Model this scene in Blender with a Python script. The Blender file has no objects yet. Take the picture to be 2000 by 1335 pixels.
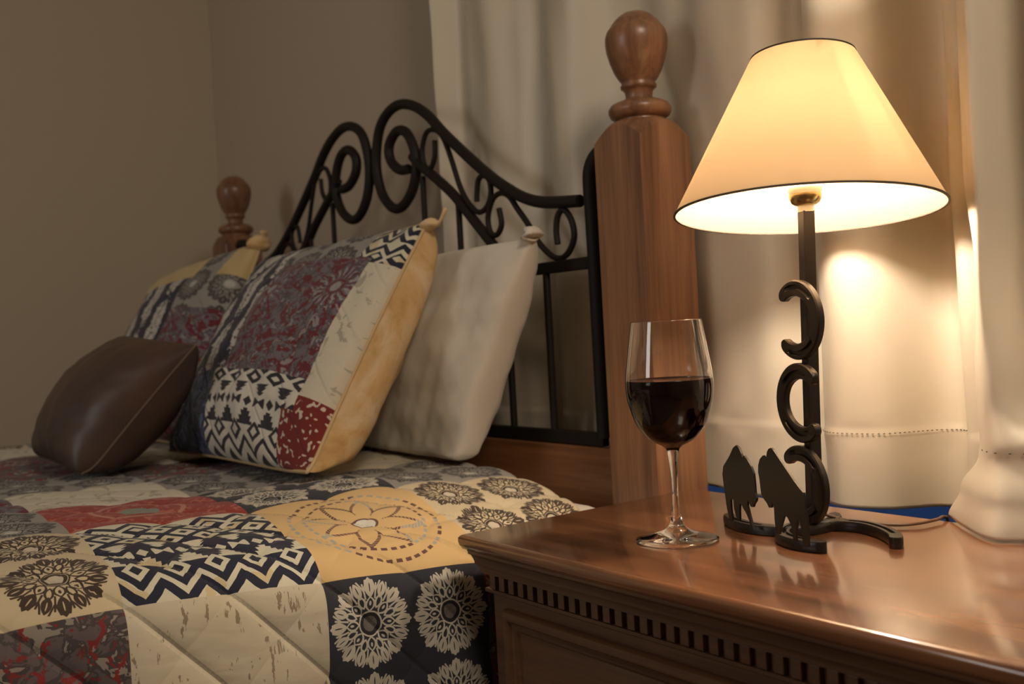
import bpy, bmesh, math, random
import numpy as np
from mathutils import Vector, Matrix
random.seed(4); np.random.seed(4)
SC = bpy.context.scene
COL = SC.collection
PI = math.pi
EYE = 0.92            # eye height above the floor; the bedside table top is at 0.70

# ------------------------------------------------------------------ camera
FPX = 1987.0
yaw, pitch, roll = math.radians(53.4), math.atan(25/FPX), math.radians(3.15)
fw = Vector((-math.sin(yaw)*math.cos(pitch), math.cos(yaw)*math.cos(pitch), -math.sin(pitch)))
r0 = Vector((math.cos(yaw), math.sin(yaw), 0)); u0 = r0.cross(fw)
rt = math.cos(roll)*r0 - math.sin(roll)*u0
up = math.sin(roll)*r0 + math.cos(roll)*u0
cd = bpy.data.cameras.new('camera'); cam = bpy.data.objects.new('camera', cd); COL.objects.link(cam)
cam.matrix_world = Matrix(((rt.x, up.x, -fw.x, 0), (rt.y, up.y, -fw.y, 0), (rt.z, up.z, -fw.z, EYE), (0, 0, 0, 1)))
cd.sensor_width = 36; cd.lens = FPX/2000*36; cd.clip_start = .02
cd.dof.use_dof = True; cd.dof.focus_distance = 1.04; cd.dof.aperture_fstop = 6.3
SC.camera = cam
SC.view_settings.view_transform = 'Standard'; SC.view_settings.look = 'None'
SC.view_settings.gamma = 1; SC.view_settings.exposure = 0.0

# ------------------------------------------------------------------ light
w = bpy.data.worlds.new('dusk'); SC.world = w; w.use_nodes = True
w.node_tree.nodes['Background'].inputs[0].default_value = (.020, .045, .13, 1)
w.node_tree.nodes['Background'].inputs[1].default_value = .6
def area(name, loc, target, size, power, col, sy=None):
    l = bpy.data.lights.new(name, 'AREA'); l.energy = power; l.color = col; l.size = size
    if sy: l.shape = 'RECTANGLE'; l.size_y = sy
    o = bpy.data.objects.new(name, l); COL.objects.link(o); o.location = loc
    o.rotation_euler = (Vector(target)-Vector(loc)).to_track_quat('-Z', 'Y').to_euler()
    return o
area('room_fill_light', (.7, .25, 2.3), (-1.0, .4, .7), .45, 18, (1, .84, .66))  # unseen warm fill, added high on the right to brighten bed and table
area('assumed_front_light', (-1.5, -2.6, 1.75), (-1.6, 1.1, 1.2), .7, 12.5, (1, .95, .90), 1.1)  # unseen light assumed beyond the foot of the bed; no window is built there
BULB = 20.0

# ------------------------------------------------------------------ object helpers
def setp(o, label=None, cat=None, group=None, kind=None):
    if label: o['label'] = label
    if cat: o['category'] = cat
    if group: o['group'] = group
    if kind: o['kind'] = kind
    return o
def empty(name, loc=(0, 0, 0)):
    o = bpy.data.objects.new(name, None); COL.objects.link(o); o.location = loc
    o.empty_display_size = .05
    return o
def link(name, me, mats, parent=None, smooth=True, auto=None):
    o = bpy.data.objects.new(name, me); COL.objects.link(o)
    for m in (mats if isinstance(mats, (list, tuple)) else [mats]): me.materials.append(m)
    if smooth: me.polygons.foreach_set('use_smooth', [True]*len(me.polygons))
    if auto is not None and smooth:
        me.set_sharp_from_angle(angle=math.radians(auto))
    if parent:
        o.parent = parent
        p = parent; loc = Vector((0, 0, 0))
        while p: loc += p.location; p = p.parent
        o.location = -loc               # geometry is written in room coordinates
    return o
def mesh(name, v, f, mats, parent=None, smooth=True, auto=None, fix=True):
    me = bpy.data.meshes.new(name); me.from_pydata([tuple(map(float, p)) for p in v], [], f)
    if fix:
        bm = bmesh.new(); bm.from_mesh(me); bmesh.ops.recalc_face_normals(bm, faces=bm.faces); bm.to_mesh(me); bm.free()
    me.update()
    return link(name, me, mats, parent, smooth, auto)
def box_vf(x0, x1, y0, y1, z0, z1, base=0):
    v = [(x, y, z) for x in (x0, x1) for y in (y0, y1) for z in (z0, z1)]
    f = [(0,1,3,2), (4,6,7,5), (0,4,5,1), (2,3,7,6), (0,2,6,4), (1,5,7,3)]
    return v, [tuple(i+base for i in q) for q in f]
def boxes(name, L, mat, parent=None, bevel=0):
    V, Fc = [], []
    for b in L:
        v, f = box_vf(*b, base=len(V)); V += v; Fc += f
    o = mesh(name, V, Fc, mat, parent, smooth=False)
    if bevel:
        m = o.modifiers.new('b', 'BEVEL'); m.width = bevel; m.segments = 2; m.limit_method = 'ANGLE'
    return o
def lathe(name, prof, mat, parent=None, n=64, axis=None, origin=(0, 0, 0), auto=40, cap=(True, True)):
    """prof: (radius, height); axis: unit Vector"""
    A = Vector([float(q) for q in ((0, 0, 1) if axis is None else axis)]).normalized()
    X = A.cross(Vector((0, 1, 0))).normalized(); Y = A.cross(X); O = Vector([float(q) for q in origin])
    V, Fc = [], []
    for (r, h) in prof:
        for k in range(n):
            a = 2*PI*k/n
            V.append(O + A*h + X*(r*math.cos(a)) + Y*(r*math.sin(a)))
    m = len(prof)
    for i in range(m-1):
        for k in range(n):
            k2 = (k+1) % n
            Fc.append((i*n+k, i*n+k2, (i+1)*n+k2, (i+1)*n+k))
    if cap[0]: Fc.append(tuple(range(n))[::-1])
    if cap[1]: Fc.append(tuple((m-1)*n+k for k in range(n)))
    return mesh(name, V, Fc, mat, parent, True, auto)
def crom(pts, k=6, closed=False):
    P = [np.array(p, float) for p in pts]; out = []
    n = len(P)
    for i in range(n if closed else n-1):
        if closed: a, b, c, d = P[i-1], P[i], P[(i+1) % n], P[(i+2) % n]
        else: a, b, c, d = P[max(i-1, 0)], P[i], P[i+1], P[min(i+2, n-1)]
        for j in range(k):
            t = j/k
            out.append(.5*((2*b)+(-a+c)*t+(2*a-5*b+4*c-d)*t*t+(-a+3*b-3*c+d)*t**3))
    if not closed: out.append(P[-1])
    return out
def tube(name, pts, r, mat, parent=None, n=10, flat=1.0, k=5, smoothpath=True):
    """round bar along points; flat scales the section along world y"""
    P = crom(pts, k) if smoothpath and len(pts) > 2 else [np.array(p, float) for p in pts]
    V, Fc = [], []; m = len(P); up_ = None
    for i, p in enumerate(P):
        t = P[min(i+1, m-1)]-P[max(i-1, 0)]; t = t/(np.linalg.norm(t)+1e-9)
        if up_ is None:
            up_ = np.array([0, 1., 0]) if abs(t[1]) < .9 else np.array([0, 0, 1.])
        s = up_-t*np.dot(up_, t); s = s/(np.linalg.norm(s)+1e-9); up_ = s; b = np.cross(t, s)
        for q in range(n):
            a = 2*PI*q/n
            V.append(p+s*(r*flat*math.cos(a))+b*(r*math.sin(a)))
    for i in range(m-1):
        for q in range(n):
            q2 = (q+1) % n
            Fc.append((i*n+q, i*n+q2, (i+1)*n+q2, (i+1)*n+q))
    Fc.append(tuple(range(n))[::-1]); Fc.append(tuple((m-1)*n+q for q in range(n)))
    return mesh(name, V, Fc, mat, parent, True, 50)

# ------------------------------------------------------------------ material helpers
class V_:
    """a socket inside a material, with arithmetic"""
    def __init__(s, nt, sock): s.nt = nt; s.s = sock
    def __add__(a, b): return mth(a, 'ADD', b)
    __radd__ = __add__
    def __sub__(a, b): return mth(a, 'SUBTRACT', b)
    def __rsub__(a, b): return mth(a, 'SUBTRACT', b, rev=True)
    def __mul__(a, b): return mth(a, 'MULTIPLY', b)
    __rmul__ = __mul__
    def __truediv__(a, b): return mth(a, 'DIVIDE', b)
    def __lt__(a, b): return mth(a, 'LESS_THAN', b)
    def __gt__(a, b): return mth(a, 'GREATER_THAN', b)
    def abs(a): return mth(a, 'ABSOLUTE')
    def fr(a): return mth(a, 'FRACT')
    def floor(a): return mth(a, 'FLOOR')
    def cos(a): return mth(a, 'COSINE')
    def sin(a): return mth(a, 'SINE')
def mth(a, op, b=None, rev=False):
    n = a.nt.nodes.new('ShaderNodeMath'); n.operation = op
    i, j = (1, 0) if rev else (0, 1)
    a.nt.links.new(a.s, n.inputs[i])
    if b is not None:
        if isinstance(b, V_): a.nt.links.new(b.s, n.inputs[j])
        else: n.inputs[j].default_value = b
    return V_(a.nt, n.outputs[0])
def mx(a, b): return mth(a, 'MAXIMUM', b)
def mn(a, b): return mth(a, 'MINIMUM', b)
def length(x, y): return mth(x*x+y*y, 'SQRT')
def ell(x, y, a, b): return length(x*(1/a), y*(1/b))
def leaf(x, y, a, b):
    t = x*(1/a); return y.abs()*(1/b)+t*t
def band(v, lo, hi): return (v > lo)*(v < hi)
def mixc(nt, f, a, b):
    n = nt.nodes.new('ShaderNodeMix'); n.data_type = 'RGBA'
    if isinstance(f, V_): nt.links.new(f.s, n.inputs[0])
    else: n.inputs[0].default_value = f
    for c, i in ((a, 6), (b, 7)):
        if isinstance(c, V_): nt.links.new(c.s, n.inputs[i])
        else: n.inputs[i].default_value = (*c, 1)
    return V_(nt, n.outputs[2])
def ramp(v, stops):
    n = v.nt.nodes.new('ShaderNodeValToRGB'); v.nt.links.new(v.s, n.inputs[0]); e = n.color_ramp.elements
    while len(e) < len(stops): e.new(.5)
    for el, (p, c) in zip(e, stops): el.position = p; el.color = (*c, 1)
    return V_(v.nt, n.outputs[0])
def coords(nt, kind='UV', scale=(1, 1, 1), rot=(0, 0, 0)):
    t = nt.nodes.new('ShaderNodeTexCoord'); m = nt.nodes.new('ShaderNodeMapping')
    m.inputs['Scale'].default_value = scale; m.inputs['Rotation'].default_value = rot
    nt.links.new(t.outputs[kind], m.inputs['Vector']); return m.outputs[0]
def noise(nt, vec, scale, detail=3, rough=.5, dist=0):
    n = nt.nodes.new('ShaderNodeTexNoise'); nt.links.new(vec, n.inputs['Vector'])
    n.inputs['Scale'].default_value = scale; n.inputs['Detail'].default_value = detail
    n.inputs['Roughness'].default_value = rough; n.inputs['Distortion'].default_value = dist
    return V_(nt, n.outputs[0])
def bump(nt, h, strength=.3, dist=.002):
    b = nt.nodes.new('ShaderNodeBump'); nt.links.new(h.s, b.inputs['Height'])
    b.inputs['Strength'].default_value = strength; b.inputs['Distance'].default_value = dist
    return b.outputs[0]
def newmat(name, col=(.5, .5, .5), rough=.5, metal=0, **kw):
    m = bpy.data.materials.new(name); m.use_nodes = True
    p = m.node_tree.nodes['Principled BSDF']
    p.inputs['Base Color'].default_value = (*col, 1); p.inputs['Roughness'].default_value = rough
    p.inputs['Metallic'].default_value = metal
    for k, v in kw.items(): p.inputs[k.replace('_', ' ')].default_value = v
    return m, m.node_tree, p
def basecol(nt, p, c): nt.links.new(c.s, p.inputs['Base Color'])

def wood(name, dark, light, axis, rough=.38, scale=1.0, coat=.3, coatr=.15, spec=.5):
    m, nt, p = newmat(name, light, rough)
    st = [26, 26, 26]; st['xyz'.index(axis)] = 1.6
    v = coords(nt, 'Object', tuple(s*scale for s in st))
    n1 = noise(nt, v, 1.6, 6, .62, .7)
    st2 = [150, 150, 150]; st2['xyz'.index(axis)] = 6
    n2 = noise(nt, coords(nt, 'Object', tuple(s*scale for s in st2)), 1.5, 3, .6)
    st3 = [7, 7, 7]; st3['xyz'.index(axis)] = .9
    n3 = noise(nt, coords(nt, 'Object', tuple(s*scale for s in st3)), 1.4, 2, .5)
    g = n1*.55+n2*.25+n3*.4
    c = ramp(g, [(.42, dark), (.58, tuple((a+b)/2 for a, b in zip(dark, light))), (.74, light)])
    basecol(nt, p, c)
    nt.links.new(bump(nt, n2, .12, .001), p.inputs['Normal'])
    p.inputs['Coat Weight'].default_value = coat; p.inputs['Coat Roughness'].default_value = coatr
    p.inputs['Specular IOR Level'].default_value = spec
    return m
M = {}
M['post'] = wood('post_oak', (.105, .045, .022), (.34, .168, .082), 'z', .42, coat=.3, coatr=.25)
M['panel'] = wood('panel_oak', (.11, .042, .016), (.30, .125, .048), 'x', .45, coat=.2)
M['tabletop'] = wood('table_top_oak', (.055, .020, .009), (.35, .142, .060), 'x', .27, coat=1.0, coatr=.11)
M['tablebody'] = wood('table_body_oak', (.045, .019, .009), (.14, .062, .027), 'x', .42, coat=.2, coatr=.25)
M['iron'] = newmat('wrought_iron', (.010, .007, .005), .6, 0, Specular_IOR_Level=.3)[0]
m, nt, p = newmat('black_enamel', (.012, .009, .008), .36, 0, Specular_IOR_Level=.4); M['black'] = m
nt.links.new(bump(nt, noise(nt, coords(nt, 'Object'), 300, 2), .06, .0006), p.inputs['Normal'])
M['brass'] = newmat('worn_brass', (.42, .31, .14), .25, 1)[0]
M['white_plastic'] = newmat('white_porcelain', (.8, .77, .68), .4)[0]
M['cord'] = newmat('brown_cord', (.10, .055, .03), .45)[0]
m, nt, p = newmat('glass', (1, 1, 1), 0.0); p.inputs['Transmission Weight'].default_value = 1; p.inputs['IOR'].default_value = 1.47; M['glass'] = m
m, nt, p = newmat('red_wine', (.010, .0015, .002), .05); p.inputs['Specular IOR Level'].default_value = .15; M['wine'] = m
m, nt, p = newmat('painted_wall', (.49, .41, .315), .9); M['wall'] = m
nt.links.new(bump(nt, noise(nt, coords(nt, 'Object'), 90, 4), .15, .002), p.inputs['Normal'])
M['ceiling'] = newmat('ceiling_paint', (.72, .68, .62), .9)[0]
m, nt, p = newmat('carpet', (.20, .15, .11), .95); M['carpet'] = m
nt.links.new(bump(nt, noise(nt, coords(nt, 'Object'), 400, 3), .6, .004), p.inputs['Normal'])
M['window_frame'] = newmat('window_frame_paint', (.07, .12, .30), .5)[0]
def fabric(name, col, rough=.85, wr=.5, scale=6, sheen=.2, fine=900):
    m, nt, p = newmat(name, col, rough)
    v = coords(nt, 'Object'); n = noise(nt, v, scale, 4, .55, .6)
    f = noise(nt, v, fine, 2)
    nt.links.new(bump(nt, n*1.0+f*.05, wr, .01), p.inputs['Normal'])
    p.inputs['Sheen Weight'].default_value = sheen
    return m
M['sheet'] = fabric('white_cotton', (.66, .61, .52), .85, .3, 9)
M['satin'] = fabric('satin_curtain', (.64, .57, .45), .42, .10, 5, .1, 1200)
m, nt, p = newmat('brown_leather', (.05, .031, .025), .45); M['leather'] = m
v = coords(nt, 'Object'); n = noise(nt, v, 7, 3); n2 = noise(nt, v, 260, 3)
basecol(nt, p, ramp(n, [(.35, (.048, .030, .026)), (.7, (.085, .046, .030))]))
nt.links.new(bump(nt, n*1+n2*.06, .4, .006), p.inputs['Normal'])
m, nt, p = newmat('tie_dye_cotton', (.7, .5, .25), .85); M['tan'] = m
v = coords(nt, 'Object'); n = noise(nt, v, 9, 4, .6, 1.2); n2 = noise(nt, v, 30, 3, .6, 1)
basecol(nt, p, ramp(n*.75+n2*.25, [(.40, (.70, .56, .36)), (.54, (.62, .42, .20)), (.66, (.50, .29, .11))]))
nt.links.new(bump(nt, n+n2*.3, .5, .008), p.inputs['Normal'])
M['tan_trim'] = newmat('tan_piping', (.55, .40, .22), .8)[0]
m, nt, p = newmat('leather_seam', (.13, .085, .06), .5); M['seam'] = m

# lamp shade: cloth outside, white liner inside, both letting light through
def shade_mat(name, diff, trans, tw):
    m = bpy.data.materials.new(name); m.use_nodes = True; nt = m.node_tree; nt.nodes.clear()
    o = nt.nodes.new('ShaderNodeOutputMaterial'); a = nt.nodes.new('ShaderNodeBsdfDiffuse'); b = nt.nodes.new('ShaderNodeBsdfTranslucent')
    a.inputs[0].default_value = (*diff, 1); b.inputs[0].default_value = (*trans, 1)
    n = noise(nt, coords(nt, 'Object'), 14, 3, .6); n2 = noise(nt, coords(nt, 'Object', (1, 1, 6)), 260, 2)
    c = mixc(nt, n*.35+n2*.12, trans, tuple(t*.72 for t in trans)); nt.links.new(c.s, b.inputs[0])
    x = nt.nodes.new('ShaderNodeMixShader'); x.inputs[0].default_value = tw
    nt.links.new(a.outputs[0], x.inputs[1]); nt.links.new(b.outputs[0], x.inputs[2]); nt.links.new(x.outputs[0], o.inputs[0])
    return m
M['shade'] = shade_mat('linen_shade', (.62, .46, .28), (.94, .79, .58), .30)
M['shade_trim'] = newmat('shade_trim', (.06, .04, .025), .7)[0]
m = bpy.data.materials.new('bulb_glow'); m.use_nodes = True; nt = m.node_tree; nt.nodes.clear()
o_ = nt.nodes.new('ShaderNodeOutputMaterial'); e_ = nt.nodes.new('ShaderNodeEmission')
e_.inputs[0].default_value = (1, .85, .68, 1); e_.inputs[1].default_value = BULB*16
nt.links.new(e_.outputs[0], o_.inputs[0]); M['bulb'] = m

# ------------------------------------------------------------------ printed patchwork cottons (pattern = f(uv), one uv unit = one patch)
CREAM = (.62, .52, .34); NAVY = (.010, .013, .032); BROWN = (.050, .032, .022); WHITE = (.60, .55, .44)
def uvxy(nt, sx=1, sy=1, warp=0.0):
    v = coords(nt, 'UV')
    s = nt.nodes.new('ShaderNodeSeparateXYZ'); nt.links.new(v, s.inputs[0])
    x, y = V_(nt, s.outputs[0]), V_(nt, s.outputs[1])
    if warp:
        x = x+(noise(nt, v, 9, 2)-.5)*warp; y = y+(noise(nt, coords(nt, 'UV', (1, 1, 1), (0, 0, 1.3)), 9, 2)-.5)*warp
    return v, x*sx, y*sy
def cloth(name):
    m, nt, p = newmat(name, CREAM, .88); p.inputs['Sheen Weight'].default_value = .1
    # stitched quilting lines and fine wrinkles
    v, x, y = uvxy(nt)
    n = noise(nt, coords(nt, 'UV', (3.5, 9, 1)), 1.0, 2, .45, .4); wv = noise(nt, v, 300, 2)
    q1 = (((x+y)*2).fr()-.5).abs(); q2 = (((x-y)*2).fr()-.5).abs()
    cr = mth((q1*-1+.5)*18, 'MINIMUM', 1.0)*1.6+mth((q2*-1+.5)*24, 'MINIMUM', 1.0)*.35
    nt.links.new(bump(nt, n+wv*.04+cr*.55, .45, .004), p.inputs['Normal'])
    M[name] = m
    return nt, p
def mandala(nt, x, y, petals=8):
    """ink mask of a snowflake flower in a cell; also returns r"""
    cx, cy = x.fr()*2-1, y.fr()*2-1
    r = length(cx, cy)*1.04; th = mth(cy, 'ARCTAN2', cx)
    w = (th*(petals/(2*PI))+.5).fr()-.5
    ph = w.abs()*(2*PI/petals)                      # folded angle 0..pi/petals
    px, py = r*ph.cos(), r*ph.sin()
    h = PI/petals
    ph2 = (ph*-1)+h; qx, qy = r*ph2.cos(), r*ph2.sin()
    e1 = leaf(px-.44, py, .17, .125)                  # inner petals, outlined
    ink = band(e1, .60, 1.0)
    ink = mx(ink, ell(px-.46, py, .05, .028) < 1)
    e1b = leaf(qx-.52, qy, .17, .095); ink = mx(ink, band(e1b, .50, 1.0))
    ink = mx(ink, band(r, .255, .29))
    e2 = leaf(px-.80, py, .22, .125); ink = mx(ink, (e2 < 1)*(ell(px-.80, py, .10, .014) > 1))
    e3 = leaf(qx-.78, qy, .19, .100); ink = mx(ink, (e3 < 1)*(ell(qx-.80, qy, .09, .012) > 1))
    ph3 = (ph-h*.5).abs()*1.0; sx_, sy_ = r*ph3.cos(), r*ph3.sin()
    ink = mx(ink, (sy_ < .020)*band(r, .56, .90))
    ink = mx(ink, ((sy_-(sx_-.74)*.50).abs() < .022)*band(r, .74, .97))
    return ink, r
def pat_mandala(name, bg, fg, core, petals=8, n=2, core2=None, mottled=.0):
    nt, p = cloth(name); v, x, y = uvxy(nt, n, n, .012)
    ink, r = mandala(nt, x, y, petals)
    bgc = mixc(nt, noise(nt, v, 5, 4, .6)*mottled, bg, tuple(b*.55+.03 for b in bg)) if mottled else mixc(nt, 0., bg, bg)
    c = mixc(nt, ink, bgc, fg)
    c = mixc(nt, r < .24, c, bg if core2 is None else core2); c = mixc(nt, r < .17, c, core)
    basecol(nt, p, c)
pat_mandala('navy_mandala', (.022, .024, .034), (.52, .48, .40), (.12, .11, .10), 8, 2, (.010, .010, .013))
pat_mandala('brown_mandala', CREAM, BROWN, (.55, .49, .38), 8, 2, BROWN, .5)
pat_mandala('grey_mandala', (.30, .28, .25), (.055, .05, .05), (.45, .44, .40), 8, 2, None, .5)
nt, p = cloth('navy_flowers'); v, x, y = uvxy(nt, 2.6, 1.25, .05)
cx = x.fr()-.5; y2 = y+x.floor()*.5; cy = y2.fr()-.5
n = noise(nt, v, 16, 3, .6); n2 = noise(nt, v, 24, 2)
e = ell(cx, cy, .34, .43)+(n-.5)*1.5
c = mixc(nt, (e < 1)*(n2 < .60)*(cx.abs() > .018), (.014, .017, .034), (.50, .48, .43)); basecol(nt, p, c)
# black ikat on cream
def pat_ikat(name, ink_c, bgc, k=4, warm=True):
    nt, p = cloth(name); v, x, y = uvxy(nt, 1, 1, .02)
    y = y.fr()*1.22; X = x*k
    t = (X.fr()*2-1).abs(); xc = X.fr()-.5; xa = xc.abs()          # t 1 at cell edge
    x2 = ((X+.5).fr()-.5).abs()
    # zigzag hem
    z = y-t*.13
    m = mx(band(z, .015, .06), 0) ; m = mx(m, band(z, .11, .155))
    zig = mx(band(z, -.2, .02), band(z, .065, .11))
    low = y < .27
    # diamonds sitting in the zigzag
    dia = xa*1.0+(y-.235).abs()*3.6
    inkA = mx(zig*low, (dia < .40)*0)
    cre = mx(band(z, .025, .075), band(dia, .17, .34))
    # stepped trees
    fy = (y-.27)*5.5                                              # 0..1 over .27-.45
    hw = (fy*-1+1)*.34+(fy*4).fr()*.12
    cre = mx(cre, (x2 < hw)*band(y, .285, .43))
    # bow ties and diamonds
    yb = (y-.50).abs()
    bow = (yb < xa*.20+.008)*(xa < .24)*(yb < .045); dm = (x2*1.0+yb*3.2) < .17
    cre = mx(cre, mx(bow, dm))
    fy = (y-.555)*5.5; hw = fy*.36+(fy*4).fr()*.11
    cre = mx(cre, (xa < hw)*band(y, .565, .68))
    d1 = x2+(y-.745).abs()*5; cre = mx(cre, band(d1, .15, .38)*(y < .84))
    d2 = xa+(y-.84).abs()*5; cre = mx(cre, band(d2, .14, .37))
    d3 = x2+(y-.945).abs()*5; cre = mx(cre, band(d3, .14, .37))
    z2 = y+t*.11; cre = mx(cre, band(z2, 1.10, 1.15)); cre = mx(cre, z2 > 1.21)
    d4 = xa+(y-1.03).abs()*6; cre = mx(cre, d4 < .22)
    cre = mx(cre, (y-t*.13) < -.055)
    n = noise(nt, v, 6, 3)
    base = mixc(nt, (n > .60)*.6, bgc, (.52, .38, .16) if warm else bgc)
    basecol(nt, p, mixc(nt, cre, ink_c, base))
pat_ikat('ikat', NAVY, (.60, .57, .44), 5)
pat_ikat('ikat_white', (.63, .60, .52), (.02, .02, .03), 3, False)
# yellow medallion
nt, p = cloth('medallion'); v, x, y = uvxy(nt, 1, 1, .01)
cx, cy = (x.fr()-.5)*2, (y.fr()-.5)*2
r = length(cx, cy); th = mth(cy, 'ARCTAN2', cx)
ink = (r-.86).abs() < .022; ink = ink*((th*(46/(2*PI))).fr() < .62)
i2 = ((r-.70).abs() < .02)*((th*(38/(2*PI))).fr() < .62); ink = mx(ink, i2)
w_ = ((th*(8/(2*PI))).fr()-.5).abs()                      # 0..0.5
star = (r-((w_*-.66)+.66)).abs() < .040; ink = mx(ink, star*((r*26).fr() < .8))
ray_ = (w_ > .455)*band(r, .22, .36)*((r*30).fr() < .6); ink = mx(ink, ray_)
ink = mx(ink, band(ell(cx, cy, .17, .13), .8, 1.0))
n = noise(nt, v, 2.2, 2)
ic = mixc(nt, n > .52, (.12, .055, .045), (.34, .34, .30))
yb_ = mixc(nt, noise(nt, v, 4, 3, .6), (.66, .44, .20), (.56, .40, .18))
c = mixc(nt, ink, yb_, ic); c = mixc(nt, ell(cx, cy, .17, .13) < .8, c, (.62, .60, .52)); basecol(nt, p, c)
# birch bark cream
nt, p = cloth('birch'); v, x, y = uvxy(nt)
b_ = noise(nt, coords(nt, 'UV', (26, 7, 1)), 1.0, 4, .65); b2 = noise(nt, coords(nt, 'UV', (1, 1, 1), (0, 0, .7)), 4.5, 3)
ln = noise(nt, coords(nt, 'UV', (90, 5, 1)), 1.0, 2)
mask = mx((b_ > .60)*(b2 > .50), (ln > .60)*(b2 > .62))
c = mixc(nt, noise(nt, v, 3, 3), (.56, .52, .42), (.50, .43, .29)); c = mixc(nt, mask*.75, c, (.16, .11, .06)); basecol(nt, p, c)
# grey and red florals
def pat_floral(name, base, red, pale, n=1.0, thr=.53):
    nt, p = cloth(name); v, x, y = uvxy(nt, n, n, .06)
    cx, cy = x.fr()*2-1, y.fr()*2-1
    r = length(cx, cy); th = mth(cy, 'ARCTAN2', cx)
    ns = noise(nt, v, 7*n, 4, .6, 1.6); ns2 = noise(nt, coords(nt, 'UV', (1, 1, 1), (0, 0, 2.1)), 10*n, 3, .6, 1.2)
    pet = (th*(16/(2*PI))+ns*1.3).fr(); ryy = (pet-.5).abs()
    fl = (ryy < (r*-.28+.24))*band(r, .20, .78)
    fl = mx(fl, band(r, .12, .18))
    c = mixc(nt, ns2 > .50, base, tuple(b*.55 for b in base))
    c = mixc(nt, (ns > thr)*(r > .45), c, red)
    c = mixc(nt, fl, c, red)
    c = mixc(nt, (ns2 > .605)*.8, c, pale)
    c = mixc(nt, r < .10, c, pale)
    c = mixc(nt, band(r, .24, .42)*(ryy > .38), c, pale)
    basecol(nt, p, c)
pat_floral('red_floral', (.105, .085, .088), (.20, .020, .018), (.30, .27, .23), 1, .55)
pat_floral('purple_floral', (.150, .130, .155), (.130, .016, .024), (.30, .28, .28), 1.0, .53)
nt, p = cloth('red_cloth'); v, x, y = uvxy(nt)
n = noise(nt, v, 9, 4, .6, 2); cx, cy = x.fr()*2-1, y.fr()*2-1; r = length(cx, cy)
c = mixc(nt, n > .56, (.28, .035, .025), (.42, .13, .085)); c = mixc(nt, r < .25+0, c, (.22, .24, .20)); c = mixc(nt, band(r, .5, .56), c, (.46, .22, .15)); basecol(nt, p, c)
nt, p = cloth('red_dots'); v, x, y = uvxy(nt, 11, 11, .3)
row = y.floor(); xx = x+row*.5; d = ell(xx.fr()-.5, y.fr()-.5, .26, .24); nn = noise(nt, coords(nt, 'UV'), 5, 1)
c = mixc(nt, d < nn*1.6, (.17, .016, .014), (.58, .50, .40)); basecol(nt, p, c)
nt, p = cloth('blue_cloth'); v, x, y = uvxy(nt)
n = noise(nt, v, 9, 4, .6, 1.5); n2 = noise(nt, coords(nt, 'UV', (1, 1, 1), (0, 0, 1)), 5, 3, .5, 1)
c = mixc(nt, n > .52, (.018, .028, .075), (.10, .14, .24)); c = mixc(nt, n2 > .66, c, (.50, .44, .30)); basecol(nt, p, c)
nt, p = cloth('cream_plain'); v, x, y = uvxy(nt)
n = noise(nt, v, 6, 4, .6, 1.2); c = mixc(nt, (n > .58)*.6, (.58, .54, .43), (.24, .22, .17)); basecol(nt, p, c)
nt, p = cloth('yellow_plain'); v, x, y = uvxy(nt)
basecol(nt, p, mixc(nt, noise(nt, v, 5, 4, .6), (.60, .47, .24), (.44, .32, .14)))
for k_ in ('brown_mandala',): pass

# ------------------------------------------------------------------ room
def struct(name, L, mat): return setp(boxes(name, L, mat), kind='structure')
X0, X1, Y0, Y1, ZC = -3.02, 1.6, -2.9, 1.16, 2.5
struct('floor', [(X0-.1, X1+.1, Y0-.1, Y1+.1, -.1, 0)], M['carpet'])
struct('ceiling', [(X0-.1, X1+.1, Y0-.1, Y1+.1, ZC, ZC+.1)], M['ceiling'])
WX0, WX1, WZ0, WZ1 = -1.35, .0, .52, 2.05
struct('wall_back', [(X0-.1, WX0, Y1, Y1+.1, 0, ZC), (WX1, X1+.1, Y1, Y1+.1, 0, ZC), (WX0, WX1, Y1, Y1+.1, 0, WZ0), (WX0, WX1, Y1, Y1+.1, WZ1, ZC)], M['wall'])
struct('wall_left', [(X0-.1, X0, Y0-.1, Y1, 0, ZC)], M['wall'])
struct('wall_right', [(X1, X1+.1, Y0-.1, Y1, 0, ZC)], M['wall'])
struct('wall_front', [(X0, X1, Y0-.1, Y0, 0, ZC)], M['wall'])
win = empty('window_1', ((WX0+WX1)/2, Y1+.05, WZ0)); setp(win, kind='structure')
fr_ = .04
boxes('window_frame', [(WX0, WX1, Y1+.02, Y1+.08, WZ0, WZ0+fr_), (WX0, WX1, Y1+.02, Y1+.08, WZ1-fr_, WZ1), (WX0, WX0+fr_, Y1+.02, Y1+.08, WZ0+fr_, WZ1-fr_),
      (WX1-fr_, WX1, Y1+.02, Y1+.08, WZ0+fr_, WZ1-fr_), (-.68, -.64, Y1+.02, Y1+.08, WZ0+fr_, WZ1-fr_)], M['window_frame'], win)
boxes('glass_pane', [(WX0+fr_, WX1-fr_, Y1+.045, Y1+.05, WZ0+fr_, WZ1-fr_)], M['glass'], win)

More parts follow.
